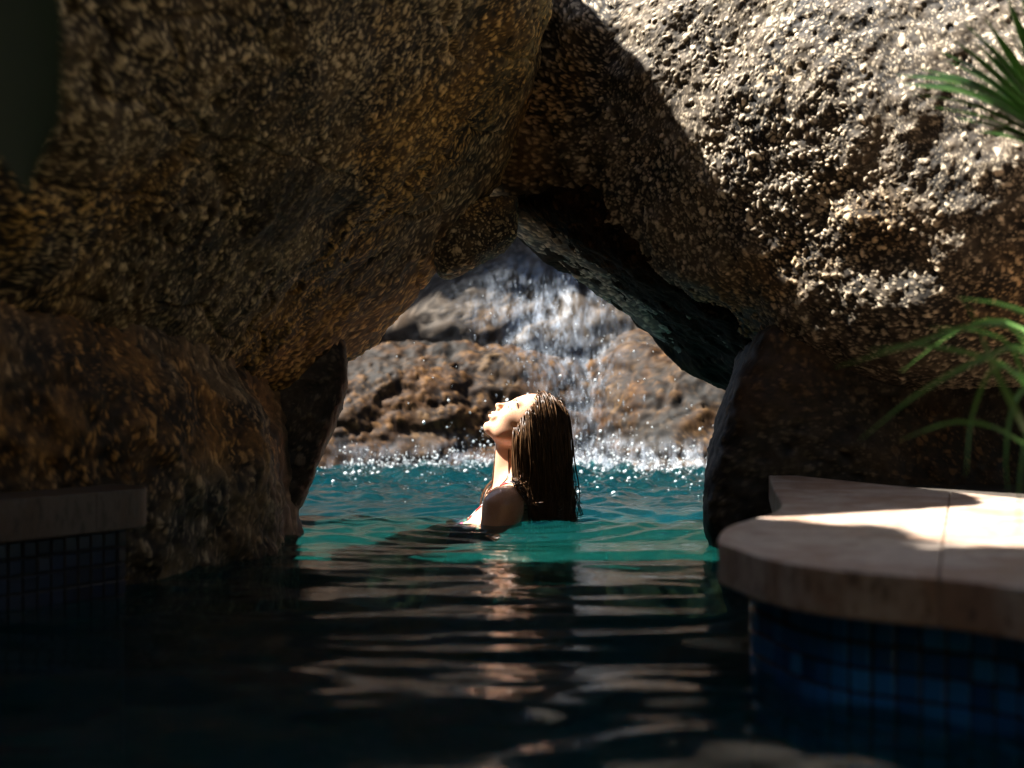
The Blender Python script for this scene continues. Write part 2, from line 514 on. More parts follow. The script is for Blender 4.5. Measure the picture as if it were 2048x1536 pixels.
# ------------------------------------------------------------------ ground, pool floor, water
m_floor = plain_mat('pool_plaster', (0.028, 0.36, 0.29), 0.6, 0.25, 6, 0.2)
m_soil = plain_mat('soil', (0.035, 0.026, 0.018), 0.9, 0.5, 30, 0.8, 0.02)
HX0, HX1, HY0, HY1 = -3.0, 3.0, -3.0, 9.9
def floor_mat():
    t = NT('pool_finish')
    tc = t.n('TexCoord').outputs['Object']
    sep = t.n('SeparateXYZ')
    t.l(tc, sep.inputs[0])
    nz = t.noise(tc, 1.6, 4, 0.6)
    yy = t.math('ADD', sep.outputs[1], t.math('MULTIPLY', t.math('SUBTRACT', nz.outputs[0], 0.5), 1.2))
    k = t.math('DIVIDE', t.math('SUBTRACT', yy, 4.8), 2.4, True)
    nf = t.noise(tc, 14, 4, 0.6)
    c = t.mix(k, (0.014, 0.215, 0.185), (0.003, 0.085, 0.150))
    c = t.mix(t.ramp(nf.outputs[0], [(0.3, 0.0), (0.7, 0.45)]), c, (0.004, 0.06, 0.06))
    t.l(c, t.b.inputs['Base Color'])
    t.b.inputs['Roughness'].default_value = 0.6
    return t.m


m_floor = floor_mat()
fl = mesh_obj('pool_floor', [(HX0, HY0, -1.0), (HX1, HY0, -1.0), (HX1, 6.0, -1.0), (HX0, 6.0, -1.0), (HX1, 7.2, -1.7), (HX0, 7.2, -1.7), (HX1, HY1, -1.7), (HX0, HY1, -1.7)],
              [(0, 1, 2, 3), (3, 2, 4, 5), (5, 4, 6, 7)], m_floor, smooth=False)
tag(fl, kind='structure')
G = 120
gz = 0.12
gv = [(-G, -G, gz), (G, -G, gz), (G, G, gz), (-G, G, gz), (HX0, HY0, gz), (HX1, HY0, gz), (HX1, HY1, gz), (HX0, HY1, gz),
      (HX0, HY0, -1.71), (HX1, HY0, -1.71), (HX1, HY1, -1.71), (HX0, HY1, -1.71)]
gf = [(0, 1, 5, 4), (1, 2, 6, 5), (2, 3, 7, 6), (3, 0, 4, 7), (4, 5, 9, 8), (5, 6, 10, 9), (6, 7, 11, 10), (7, 4, 8, 11)]
gr = mesh_obj('ground', gv, gf, m_soil, smooth=False)
tag(gr, kind='structure')

# water surface: a real wave field
PER = np.array([0.0, 4.70])


def wave(X, Y):
    r = np.random.default_rng(5)
    Z = np.zeros_like(X)
    for i in range(46):
        lam = 0.08 * (10.0 ** r.random())
        th = math.radians(90 + r.normal(0, 30 if lam < 0.22 else 13))
        kx, ky = math.cos(th) * 2 * math.pi / lam, math.sin(th) * 2 * math.pi / lam
        a = 0.00135 * lam ** 0.9
        ph = r.random(3) * 6.28
        md = 0.55 + 0.75 * np.sin(X * (1.1 + 1.6 * r.random()) + ph[1]) * np.sin(Y * (0.7 + 1.5 * r.random()) + ph[2])
        Z += (1.75 if lam < 0.3 else 1.9) * a * md * np.sin(kx * X + ky * Y + ph[0])
    Z *= 1 + 1.0 / (1 + np.exp((Y - 3.0) / 0.22))
    # rings spreading from the swimmer
    d = np.hypot(X - PER[0], Y - PER[1])
    Z += 0.0035 * np.sin(d * 2 * math.pi / 0.13) * np.exp(-((d - 0.45) / 0.35) ** 2)
    # bow swell behind the hair
    Z += 0.005 * np.exp(-(((X - 0.12) / 0.09) ** 2 + ((Y - 4.58) / 0.12) ** 2))
    # churned water under the falls
    chop = 1 / (1 + np.exp(-(Y - 6.0) / 0.45)) * (0.55 + 0.55 * np.exp(-((X - 0.35) / 1.1) ** 2))
    Pn = np.stack([X.ravel() * 9, Y.ravel() * 6, np.zeros(X.size)], 1)
    cz = fbm(Pn, 4, 3, 0.6).reshape(X.shape)
    Z += chop * 0.075 * cz
    return Z


xs = np.linspace(-2.4, 2.4, 240)
ys = np.concatenate([np.linspace(0.5, 5.0, 520), np.linspace(5.01, 9.4, 260)])
XX, YY = np.meshgrid(xs, ys)
ZZ = wave(XX, YY)
Wv = np.stack([XX.ravel(), YY.ravel(), ZZ.ravel()], 1)
nx, ny = len(xs), len(ys)
idx = np.arange(nx * ny).reshape(ny, nx)
Wf = np.stack([idx[:-1, :-1].ravel(), idx[:-1, 1:].ravel(), idx[1:, 1:].ravel(), idx[1:, :-1].ravel()], 1)


def water_mat():
    t = NT('water')
    t.t.nodes.remove(t.b)
    tc = t.n('TexCoord').outputs['Object']
    nz = t.noise(t.map(tc, (10, 17, 1)), 1.6, 4, 0.55, 0.6)
    bp = t.n('Bump')
    bp.inputs['Strength'].default_value = 0.11
    bp.inputs['Distance'].default_value = 0.01
    t.l(nz.outputs[0], bp.inputs['Height'])
    fr = t.n('Fresnel')
    fr.inputs['IOR'].default_value = 1.23
    t.l(bp.outputs[0], fr.inputs['Normal'])
    gl = t.n('BsdfGlossy')
    gl.inputs['Roughness'].default_value = 0.03
    t.l(bp.outputs[0], gl.inputs['Normal'])
    rf = t.n('BsdfRefraction')
    rf.inputs['IOR'].default_value = 1.33
    rf.inputs['Roughness'].default_value = 0.0
    rf.inputs['Color'].default_value = (0.55, 0.95, 0.90, 1)
    t.l(bp.outputs[0], rf.inputs['Normal'])
    tr = t.n('BsdfTransparent')
    tr.inputs['Color'].default_value = (0.55, 0.95, 0.90, 1)
    m1 = t.n('MixShader')
    m1.inputs[0].default_value = 0.5
    t.l(rf.outputs[0], m1.inputs[1])
    t.l(tr.outputs[0], m1.inputs[2])
    df = t.n('BsdfDiffuse')                    # fine bubbles in the water scatter sunlight back
    df.inputs['Color'].default_value = (0.003, 0.052, 0.068, 1)
    m1b = t.n('MixShader')
    m1b.inputs[0].default_value = 0.30
    t.l(m1.outputs[0], m1b.inputs[1])
    t.l(df.outputs[0], m1b.inputs[2])
    m2 = t.n('MixShader')
    t.l(fr.outputs[0], m2.inputs[0])
    t.l(m1b.outputs[0], m2.inputs[1])
    t.l(gl.outputs[0], m2.inputs[2])
    t.l(m2.outputs[0], t.out.inputs['Surface'])
    return t.m


wo = mesh_obj('pool_water', Wv, Wf, water_mat())
tag(wo, kind='structure')

# ------------------------------------------------------------------ pool edges: coping stones, tile bands
def stone_mat(name, base, warm):
    t = NT(name)
    tc = t.n('TexCoord').outputs['Object']
    n1 = t.noise(t.map(tc, (1, 1, 0.6)), 6.5, 6, 0.65, 0.8)
    n2 = t.noise(t.map(tc, (1, 3, 1)), 26, 5, 0.65)
    n3 = t.noise(tc, 160, 3, 0.6)
    c = t.mix(t.ramp(n1.outputs[0], [(0.42, 0.0), (0.60, 1.0)]), base, warm)
    c = t.mix(t.ramp(n2.outputs[0], [(0.50, 0.0), (0.66, 0.85)]), c, tuple(0.38 * x for x in warm))
    c = t.mix(t.ramp(n3.outputs[0], [(0.60, 0.0), (0.75, 0.5)]), c, (0.10, 0.075, 0.05))
    t.l(c, t.b.inputs['Base Color'])
    t.b.inputs['Roughness'].default_value = 0.62
    t.bump(t.math('ADD', n2.outputs[0], t.math('MULTIPLY', n3.outputs[0], 0.4)), 0.35, 0.004)
    return t.m


m_cop = stone_mat('travertine', (0.44, 0.355, 0.295), (0.30, 0.185, 0.125))
m_cop_shade = stone_mat('shade_travertine', (0.085, 0.066, 0.052), (0.065, 0.040, 0.025))  # darker travertine copy, the left side's shade put into its colour
m_grout = plain_mat('dark_grout', (0.014, 0.016, 0.02), 0.8, 0.3, 60)
tile_mats = []
for i, cc in enumerate([(0.012, 0.11, 0.38), (0.018, 0.17, 0.54), (0.008, 0.07, 0.26), (0.025, 0.21, 0.62)]):
    tile_mats.append(plain_mat('blue_glass_tile', cc, 0.18, 0.2, 40, 0.08, 0.002))
shade_tiles = [plain_mat('shade_blue_tile', cc, 0.4, 0.35, 30, 0.1, 0.002) for cc in [(0.001, 0.006, 0.020), (0.0013, 0.008, 0.028), (0.001, 0.005, 0.017), (0.0015, 0.009, 0.033)]]  # darkened tile copies carry the left side's shade in their colour


def prism(name, poly, z0, z1, mat, parent, bevel=0.0):
    bm = bmesh.new()
    vs = [bm.verts.new((x, y, z0)) for x, y in poly]
    f = bm.faces.new(vs)
    r = bmesh.ops.extrude_face_region(bm, geom=[f])
    for v in r['geom']:
        if isinstance(v, bmesh.types.BMVert): v.co.z = z1
    bmesh.ops.recalc_face_normals(bm, faces=bm.faces)
    if bevel:
        es = [e for e in bm.edges if abs(e.verts[0].co.z - e.verts[1].co.z) < 1e-6]
        bmesh.ops.bevel(bm, geom=es, offset=bevel, segments=3, affect='EDGES', profile=0.5)
    me = bpy.data.meshes.new(name)
    bm.to_mesh(me)
    bm.free()
    me.materials.append(mat)
    o = bpy.data.objects.new(name, me)
    C.objects.link(o)
    o.parent = parent
    return o


def smooth_line(pts, n):
    """Catmull-Rom through the points, resampled evenly"""
    p = np.array(pts, float)
    q = np.concatenate([[2 * p[0] - p[1]], p, [2 * p[-1] - p[-2]]])
    out = []
    for i in range(1, len(q) - 2):
        t = np.linspace(0, 1, 20, endpoint=False)[:, None]
        a, b, c, d = q[i - 1], q[i], q[i + 1], q[i + 2]
        out.append(0.5 * ((2 * b) + (c - a) * t + (2 * a - 5 * b + 4 * c - d) * t ** 2 + (3 * b - a - 3 * c + d) * t ** 3))
    out = np.concatenate(out + [p[-1:]])
    L = np.concatenate([[0], np.cumsum(np.linalg.norm(np.diff(out, axis=0), axis=1))])
    s = np.linspace(0, L[-1], n)
    return np.stack([np.interp(s, L, out[:, k]) for k in range(out.shape[1])], 1), L[-1]


def pool_edge(label, front, split_at, back, ztop, thick, inset, side, x_tiles, rows, cop, tmats):
    """front: curve of the coping's lip; back: closing points; side: +1 if the pool lies to the left of travel"""
    root = empty('pool_wall', (float(front[0][0]), float(front[0][1]), 0))
    tag(root, label, 'pool wall')
    off = np.array(root.location[:2])
    F, L = smooth_line(front, 90)
    k = min(range(90), key=lambda i: np.linalg.norm(F[i] - np.array(split_at[0])))
    b = np.array(split_at[1])
    gap = 0.0006
    d = (b - F[k]) / np.linalg.norm(b - F[k])
    nrm = np.array([-d[1], d[0]]) * gap
    sgn = 1 if np.dot(nrm, F[k - 3] - F[k]) > 0 else -1
    p1 = list(F[:k]) + [F[k] + sgn * nrm, b + sgn * nrm] + [np.array(q) for q in split_at[2]]
    p2 = [F[k] - sgn * nrm] + list(F[k + 1:]) + [np.array(q) for q in back] + [b - sgn * nrm]
    for poly in (p1, p2):
        prism('coping_stone', [tuple(np.array(q) - off) for q in poly], ztop - thick, ztop, cop, root, 0.0035)
    # wall set back under the lip
    T = np.gradient(F, axis=0)
    T /= np.linalg.norm(T, axis=1)[:, None]
    Nn = np.stack([T[:, 1], -T[:, 0]], 1) * side          # towards the pool
    Wl = F - Nn * inset
    allb = [np.array(q) for q in back] + [b] + [np.array(q) for q in split_at[2]]
    prism('wall_core', [tuple(q - off) for q in list(Wl) + allb], -0.99, ztop - thick - 0.001, m_grout, root)
    # tiles, one by one
    s = np.concatenate([[0], np.cumsum(np.linalg.norm(np.diff(Wl, axis=0), axis=1))])
    pitch, size, th = 0.0335, 0.0295, 0.006
    bmt = bmesh.new()
    bmesh.ops.create_cube(bmt, size=1)
    for v in bmt.verts: v.co = Vector((v.co.x * size, v.co.y * th, v.co.z * size))
    bmesh.ops.bevel(bmt, geom=list(bmt.edges), offset=0.0022, segments=1, affect='EDGES')
    proto = []
    for mtl in tmats:
        me = bpy.data.meshes.new('tile')
        bmt.to_mesh(me)
        me.materials.append(mtl)
        proto.append(me)
    bmt.free()
    ncol = int((x_tiles[1] - x_tiles[0]) / pitch)
    for r in range(rows):
        z = ztop - thick - 0.004 - pitch * (r + 0.5)
        for c in range(ncol):
            t = x_tiles[0] + (c + 0.5) * pitch
            x, y = np.interp(t, s, Wl[:, 0]), np.interp(t, s, Wl[:, 1])
            nn = np.array([np.interp(t, s, Nn[:, 0]), np.interp(t, s, Nn[:, 1])])
            o = bpy.data.objects.new('tile', proto[int(rng.choice(4, p=[0.35, 0.3, 0.2, 0.15]))])
            C.objects.link(o)
            o.parent = root
            o.location = (x - off[0] + nn[0] * th * 0.5, y - off[1] + nn[1] * th * 0.5, z)
            o.rotation_euler = (rng.normal(0, 0.02), rng.normal(0, 0.015), math.atan2(nn[1], nn[0]) + math.pi / 2 + rng.normal(0, 0.02))
    return root


pool_edge('curved pale stone pool edge with blue mosaic tiles at lower right',
          [(0.686, 4.02), (0.60, 3.45), (0.534, 2.975), (0.47, 2.76), (0.42, 2.66), (0.355, 2.50), (0.316, 2.30), (0.325, 2.20), (0.352, 2.06),
           (0.405, 1.957), (0.49, 1.885), (0.54, 1.846), (0.61, 1.752), (0.70, 1.62), (0.82, 1.42), (1.0, 1.1)],
          ((0.54, 1.846), (0.98, 3.35), [(0.72, 4.0)]), [(1.7, 1.1), (1.7, 1.9), (1.10, 3.08)],
          0.19, 0.063, 0.055, 1, (1.55, 3.3), 6, m_cop, tile_mats)
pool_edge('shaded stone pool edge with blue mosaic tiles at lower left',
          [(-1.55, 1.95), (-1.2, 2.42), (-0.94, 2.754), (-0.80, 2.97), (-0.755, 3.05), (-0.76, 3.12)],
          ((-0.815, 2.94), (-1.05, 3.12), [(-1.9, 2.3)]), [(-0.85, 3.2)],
          0.217, 0.08, 0.045, 1, (0.35, 1.36), 6, m_cop_shade, shade_tiles)
# soil behind the right coping
bed = mesh_obj('planting_bed', [(0.70, 4.03, 0.165), (0.98, 3.35, 0.165), (1.10, 3.08, 0.165), (1.7, 1.9, 0.165), (2.9, 1.9, 0.165), (2.9, 4.4, 0.165), (0.75, 4.4, 0.165)],
               [(0, 1, 2, 3, 4, 5, 6)], m_soil, smooth=False)
tag(bed, kind='structure')


# ------------------------------------------------------------------ plants
def leaf_mat(name, col, tip, trans=0.35, rough=0.45):
    t = NT(name)
    tc = t.n('TexCoord').outputs['Object']
    nz = t.noise(tc, 18, 4)
    c = t.mix(nz.outputs[0], col, tip)
    t.l(c, t.b.inputs['Base Color'])
    t.b.inputs['Roughness'].default_value = rough
    t.b.inputs['Transmission Weight'].default_value = 0
    tl = t.n('BsdfTranslucent')
    t.l(c, tl.inputs[0])
    mx = t.n('MixShader')
    mx.inputs[0].default_value = trans
    t.l(t.b.outputs[0], mx.inputs[1])
    t.l(tl.outputs[0], mx.inputs[2])
    t.l(mx.outputs[0], t.out.inputs['Surface'])
    return t.m


m_palm = leaf_mat('palm_leaf', (0.035, 0.11, 0.022), (0.13, 0.24, 0.07), 0.35, 0.25)
m_grass = leaf_mat('strap_leaf', (0.085, 0.23, 0.05), (0.22, 0.40, 0.10), 0.4)
m_broad = leaf_mat('broad_leaf', (0.006, 0.026, 0.008), (0.011, 0.038, 0.010), 0.2)


def blade(pts, width, mat, parent, fold=0.35, n=26, tipw=0.05, basew=0.5, up=(0, -1, 0.3), shape=1.0):
    P, L = smooth_line(pts, n)
    T = np.gradient(P, axis=0)
    T /= np.linalg.norm(T, axis=1)[:, None]
    u = np.array(up, float)
    S = np.cross(T, u)
    S /= np.linalg.norm(S, axis=1)[:, None] + 1e-9
    Nn = np.cross(S, T)
    t = np.linspace(0, 1, n)
    wd = width * 0.5 * (basew + (1 - basew) * np.sin(np.pi * np.clip(t * 0.9 + 0.1, 0, 1)) ** shape) * np.clip((1 - t) / 0.22, tipw, 1) ** 0.8
    rows = [P - S * wd[:, None] + Nn * (wd * fold)[:, None], P, P + S * wd[:, None] + Nn * (wd * fold)[:, None]]
    th = 0.0005
    V = np.concatenate(rows + [r - Nn * th for r in rows])
    off = np.array(parent.location)
    F = []
    for i in range(n - 1):
        for k in (0, 1):
            F.append((k * n + i, k * n + i + 1, (k + 1) * n + i + 1, (k + 1) * n + i))
            F.append(((k + 3) * n + i, (k + 4) * n + i, (k + 4) * n + i + 1, (k + 3) * n + i + 1))
    return mesh_obj('leaf', V - off, F, mat, parent)


# palm at the top right
pb = px(2160, 330, 2.7)
palm = empty('palm', tuple(pb))
tag(palm, 'spiky dark green palm fronds in front of the sunlit boulder, upper right corner', 'palm')
for (u, v, dd, wd, sag) in [(1795, 150, 2.50, 0.040, 26), (1808, 168, 2.55, 0.046, 22), (1825, 188, 2.5, 0.044, 16), (1842, 138, 2.65, 0.030, 20), (1866, 94, 2.6, 0.024, 14),
                            (1890, 120, 2.7, 0.022, 16), (1905, 78, 2.75, 0.020, 10), (1928, 46, 2.6, 0.036, 8), (1950, 84, 2.75, 0.022, 8), (1972, 38, 2.65, 0.030, 4),
                            (1990, 14, 2.5, 0.030, 4), (2012, -10, 2.6, 0.034, 0), (1870, 214, 2.5, 0.040, 10), (1915, 236, 2.55, 0.036, 6), (1960, 262, 2.5, 0.034, 4), (2035, -40, 2.5, 0.03, 0)]:
    tip = px(u, v, dd)
    mid1, mid2 = pb * 0.66 + tip * 0.34 + np.array([0, 0, sag * 0.0012]), pb * 0.33 + tip * 0.67 + np.array([0, 0, sag * 0.0014])
    blade([pb, mid1, mid2, tip], wd * 0.62, m_palm, palm, fold=0.4, basew=0.6, up=(-0.4 + 0.5 * rng.normal(), -0.6, 0.7))

# arching strap-leaved plant at the right
gb = np.array([1.05, 2.45, 0.17])
gp = empty('strap_plant', tuple(gb))
tag(gp, 'arching strap-leaved green plant growing behind the right pool edge', 'plant')
G_ = [[(2100, 820, 2.3), (2040, 672, 2.2), (1960, 650, 2.1), (1820, 690, 2.05), (1670, 735, 2.0)],
      [(2100, 830, 2.3), (2020, 740, 2.2), (1930, 705, 2.15), (1830, 690, 2.1), (1735, 700, 2.05)],
      [(2110, 860, 2.3), (2050, 705, 2.2), (1960, 720, 2.1), (1840, 785, 2.05), (1720, 880, 2.0)],
      [(2120, 800, 2.3), (2075, 650, 2.3), (2010, 612, 2.25), (1950, 600, 2.2), (1915, 595, 2.2)],
      [(2110, 990, 2.3), (2050, 860, 2.1), (1990, 740, 2.05), (1955, 650, 2.0), (1925, 596, 2.0)],
      [(2110, 950, 2.3), (2060, 800, 2.2), (2020, 690, 2.2), (1950, 660, 2.2), (1860, 655, 2.2)],
      [(2110, 940, 2.3), (2050, 890, 2.2), (1975, 850, 2.1), (1900, 845, 2.1), (1800, 880, 2.0)],
      [(2110, 960, 2.3), (2060, 780, 2.2), (1990, 735, 2.1), (1945, 830, 2.1), (1932, 950, 2.0)],
      [(2120, 900, 2.3), (2075, 780, 2.2), (2030, 800, 2.1), (2012, 900, 2.05), (2016, 990, 2.0)],
      [(2110, 930, 2.3), (2080, 830, 2.1), (2055, 870, 2.0), (2040, 960, 1.95), (2036, 1068, 1.9)],
      [(2130, 900, 2.3), (2080, 700, 2.4), (2000, 640, 2.45), (1900, 670, 2.4), (1800, 745, 2.4)]]
for i, g in enumerate(G_):
    blade([gb] + [px(*q) for q in g], [0.008, 0.0075, 0.0075, 0.009, 0.012, 0.0065, 0.0055, 0.006, 0.007, 0.0075, 0.0065][i], m_grass, gp, fold=0.25, basew=0.75)

# broad leaf hanging in from the left, close to the camera
lb = px(-60, -160, 1.35)
bp_ = empty('broad_leaf_plant', tuple(lb))
tag(bp_, 'broad dark green leaf hanging at the left edge, out of focus', 'plant')
blade([lb, px(10, -60, 1.34), px(28, 150, 1.32), px(55, 390, 1.3)], 0.092, m_broad, bp_, fold=0.15, basew=0.35, shape=0.7)
blade([lb, px(-120, 40, 1.4), px(-160, 300, 1.42), px(-170, 480, 1.4)], 0.10, m_broad, bp_, fold=0.15, basew=0.35, shape=0.7)


for i in range(46):                               # unseen leaves added over the left pool edge to block sky light
    x, y, z = -1.75 + 0.95 * rng.random(), 0.5 + 1.9 * rng.random(), 0.95 + 0.9 * rng.random()
    a = rng.random() * 6.28
    L = 0.35 + 0.25 * rng.random()
    e = np.array([x + L * math.cos(a), y + L * math.sin(a), z - 0.22 * rng.random()])
    if e[0] / max(e[1], 0.3) > -0.40 or x / y > -0.40: continue
    m_ = np.array([(x + e[0]) / 2, (y + e[1]) / 2, max(z, e[2]) + 0.05])
    blade([np.array([x, y, z]), m_, e], 0.17 + 0.1 * rng.random(), m_broad, bp_, fold=0.15, basew=0.3, up=(0.1, 0.1, 1), shape=0.7, n=14)
tree = empty('tree', (-2.7, 0.4, 0.12))  # unseen tree added for shade; leaf clusters placed to dapple the coping
tag(tree, 'unseen leafy tree added to shade the near end of the pool', 'tree')
TO = np.array(tree.location)
m_bark = plain_mat('bark', (0.09, 0.065, 0.045), 0.9, 0.5, 25, 0.8, 0.02)
limbs = [[(-2.7, 0.4, 0.1), (-2.6, 0.4, 1.5), (-2.2, 0.5, 2.8), (-1.6, 0.6, 3.6)], [(-2.3, 0.5, 2.6), (-1.2, 1.2, 3.5), (-0.2, 1.5, 3.9)],
         [(-2.2, 0.5, 2.8), (-1.4, -0.6, 3.6), (-0.4, -1.0, 4.0)], [(-1.6, 0.6, 3.6), (-0.4, 0.4, 4.1), (1.0, 0.4, 4.2)]]
for i, lm in enumerate(limbs):
    Pp, _ = smooth_line(lm, 16)
    r0, r1 = ((0.15, 0.06), (0.07, 0.02), (0.06, 0.02), (0.05, 0.015))[i]
    an = np.arange(9) * 2 * np.pi / 9
    rr_ = np.linspace(r0, r1, 16)
    V = np.concatenate([p + rr_[q] * np.stack([np.cos(an), np.sin(an) * 0.9, 0.25 * np.sin(an)], 1) for q, p in enumerate(Pp)])
    F = [(a * 9 + b, a * 9 + (b + 1) % 9, (a + 1) * 9 + (b + 1) % 9, (a + 1) * 9 + b) for a in range(15) for b in range(9)]
    mesh_obj('unseen_trunk' if i == 0 else 'limb', V - TO, F, m_bark, tree)
cl = [(-1.9, 0.3, 3.4, 0.9), (-1.3, 1.3, 3.6, 0.8), (-0.5, 1.4, 4.0, 0.8), (-1.0, -0.5, 3.8, 1.0), (0.2, 0.2, 4.2, 0.9), (-2.3, 1.3, 3.2, 0.7), (-2.6, -0.6, 3.4, 1.0), (1.0, -0.4, 4.3, 0.8), (-1.7, 1.9, 3.4, 0.45), (0.4, 1.2, 4.3, 0.6), (-1.5, 1.95, 3.35, 0.52), (-0.95, 1.85, 3.3, 0.5), (-1.9, 2.2, 3.0, 0.45), (-2.05, 2.75, 3.3, 0.42), (-1.25, 2.2, 3.3, 0.36), (-0.7, 2.1, 3.4, 0.4), (-1.66, 2.58, 3.3, 0.34), (-1.5, 2.3, 3.4, 0.3), (-1.75, 2.95, 3.35, 0.3), (-1.52, 2.78, 3.3, 0.24),
      (0.4, 2.5, 4.4, 0.9), (1.3, 2.3, 4.3, 0.9), (1.5, 1.0, 4.3, 0.9), (1.7, 3.4, 4.6, 0.8), (0.6, 3.6, 4.9, 0.7)]
LV, LF = [], []
for (cx_, cy_, cz_, cr_) in cl:
    n_ = int((800 if cr_ > 0.55 else 2200) * cr_ ** 2)
    d_ = rng.normal(size=(n_, 3))
    d_ /= np.linalg.norm(d_, axis=1)[:, None]
    c_ = np.array([cx_, cy_, cz_]) + d_ * (cr_ * rng.random(n_) ** 0.45)[:, None] * np.array([1, 1, 0.45])
    a_ = rng.normal(size=(n_, 3)) * np.array([1, 1, 0.45])
    a_ /= np.linalg.norm(a_, axis=1)[:, None]
    b_ = np.cross(a_, rng.normal(size=(n_, 3)) * 0.35 + np.array([0, 0, 1]))
    b_ /= np.linalg.norm(b_, axis=1)[:, None]
    L_ = (0.07 + 0.06 * rng.random(n_))[:, None]
    q_ = np.stack([c_ - a_ * L_, c_ + b_ * L_ * 0.42, c_ + a_ * L_, c_ - b_ * L_ * 0.42], 1)
    LV.append(q_.reshape(-1, 3))
LV = np.concatenate(LV)
mesh_obj('unseen_crown', LV - TO, np.arange(len(LV)).reshape(-1, 4), m_broad, tree)['kind'] = 'stuff'
# ------------------------------------------------------------------ the waterfall and its splash
bpy.context.view_layer.update()


def back_hit(u, v):
    """nearest back-wall stone on the bearing u,v"""
    o0, d0 = Vector(CAM), Vector(px(u, v, 1.0) - CAM).normalized()
    best = None
    for b in BACK:
        ok, loc, nn, _ = b.ray_cast(o0 - b.location, d0)
        if ok:
            L = (loc + b.location - o0).length
            if best is None or L < best[0]: best = (L, np.array(loc + b.location), np.array(nn))
    return best


def spray_mat(name, alpha, col):
    t = NT(name)
    t.b.inputs['Base Color'].default_value = (*col, 1)
    t.b.inputs['Roughness'].default_value = 0.25
    t.b.inputs['Alpha'].default_value = alpha
    tc = t.n('TexCoord').outputs['Object']
    nz = t.noise(tc, 40, 2)
    t.l(t.mix(nz.outputs[0], tuple(0.85 * x for x in col), col), t.b.inputs['Base Color'])
    return t.m


def drops(name, centres, rx, ry, rz, mat, label, axis=None):
    """many little stretched drops in one mesh"""
    bm = bmesh.new()
    bmesh.ops.create_icosphere(bm, subdivisions=1, radius=1)
    bm.verts.index_update()
    v = np.array([q.co[:] for q in bm.verts])
    f = np.array([[q.index for q in ff.verts] for ff in bm.faces])
    bm.free()
    n = len(centres)
    S = np.stack([rx, ry, rz], 1)
    V = v[None] * S[:, None, :]
    if axis is not None:                      # lean each drop along its own flow direction
        a = axis / np.linalg.norm(axis, axis=1)[:, None]
        x = np.cross(a, np.array([0, 1.0, 0.01]))
        x /= np.linalg.norm(x, axis=1)[:, None]
        y = np.cross(a, x)
        V = V[:, :, 0:1] * x[:, None] + V[:, :, 1:2] * y[:, None] + V[:, :, 2:3] * a[:, None]
    V = V + np.array(centres)[:, None]
    F = (f[None] + (np.arange(n) * len(v))[:, None, None]).reshape(-1, 3)
    o = mesh_obj(name, V.reshape(-1, 3), F, mat)
    tag(o, label, kind='stuff')
    return o


def veil_mat():
    t = NT('water_veil')
    at = t.n('Attribute', attribute_name='veil')
    tc = t.n('TexCoord').outputs['Object']
    n1 = t.noise(t.map(tc, (16, 5, 5)), 1.5, 5, 0.65, 0.5)
    n2 = t.noise(t.map(tc, (60, 20, 12)), 1.5, 3, 0.6)
    k = t.math('MULTIPLY', t.ramp(n1.outputs[0], [(0.40, 0.0), (0.72, 1.0)]), t.ramp(n2.outputs[0], [(0.35, 0.25), (0.65, 1.0)]))
    al = t.math('MULTIPLY', k, at.outputs['Fac'], True)
    t.b.inputs['Base Color'].default_value = (0.48, 0.55, 0.64, 1)
    t.b.inputs['Roughness'].default_value = 0.5
    t.l(al, t.b.inputs['Alpha'])
    return t.m


m_foam = spray_mat('foam', 0.9, (0.80, 0.87, 0.90))
m_fall = spray_mat('falling_water', 0.35, (0.6, 0.68, 0.76))
m_veil = veil_mat()


def veil(name, u0, u1, v0, v1, nu, nv, dens, lift, label):
    """a thin film of water lying just off the rock"""
    us, vs = np.linspace(u0, u1, nu), np.linspace(v0, v1, nv)
    Pn = np.zeros((nv, nu, 3))
    for i, v in enumerate(vs):
        for j, u in enumerate(us):
            h = back_hit(u, v)
            Pn[i, j] = h[1] if h is not None else Pn[i, j - 1]
    for _ in range(3):
        Q = Pn.copy()
        Q[1:-1, 1:-1] = (Pn[:-2, 1:-1] + Pn[2:, 1:-1] + Pn[1:-1, :-2] + Pn[1:-1, 2:] + 2 * Pn[1:-1, 1:-1]) / 6
        Pn = Q
    UU, VV = np.meshgrid(us, vs)
    wob = fbm(np.stack([UU.ravel() * 0.02, VV.ravel() * 0.02, 0 * UU.ravel()], 1), 3, 8).reshape(UU.shape)
    Pn[..., 1] -= lift * (1 + 0.5 * wob)
    i = np.arange(nu * nv).reshape(nv, nu)
    F = np.stack([i[:-1, :-1].ravel(), i[1:, :-1].ravel(), i[1:, 1:].ravel(), i[:-1, 1:].ravel()], 1)
    o = mesh_obj(name, Pn.reshape(-1, 3), F, m_veil)
    at = o.data.attributes.new('veil', 'FLOAT', 'POINT')
    at.data.foreach_set('value', np.clip(dens(UU, VV), 0, 1).astype(np.float32).ravel())
    tag(o, label, kind='stuff')
    return o


def fall_dens(U, V):
    cx = np.interp(V, [480, 560, 640, 720, 800, 940], [1080, 1075, 1090, 1135, 1140, 1135])
    wd = np.interp(V, [480, 560, 640, 720, 800, 940], [80, 105, 125, 75, 55, 70])
    k = np.exp(-((U - cx) / wd) ** 2) * np.interp(V, [490, 560, 620, 700, 760, 860, 930], [0.25, 0.7, 1.0, 0.95, 0.7, 0.55, 0.8])
    e = np.minimum(ss(V, 490, 530), 1) * ss(U, 850, 900) * ss(-U, -1400, -1350)
    return 0.72 * k * e


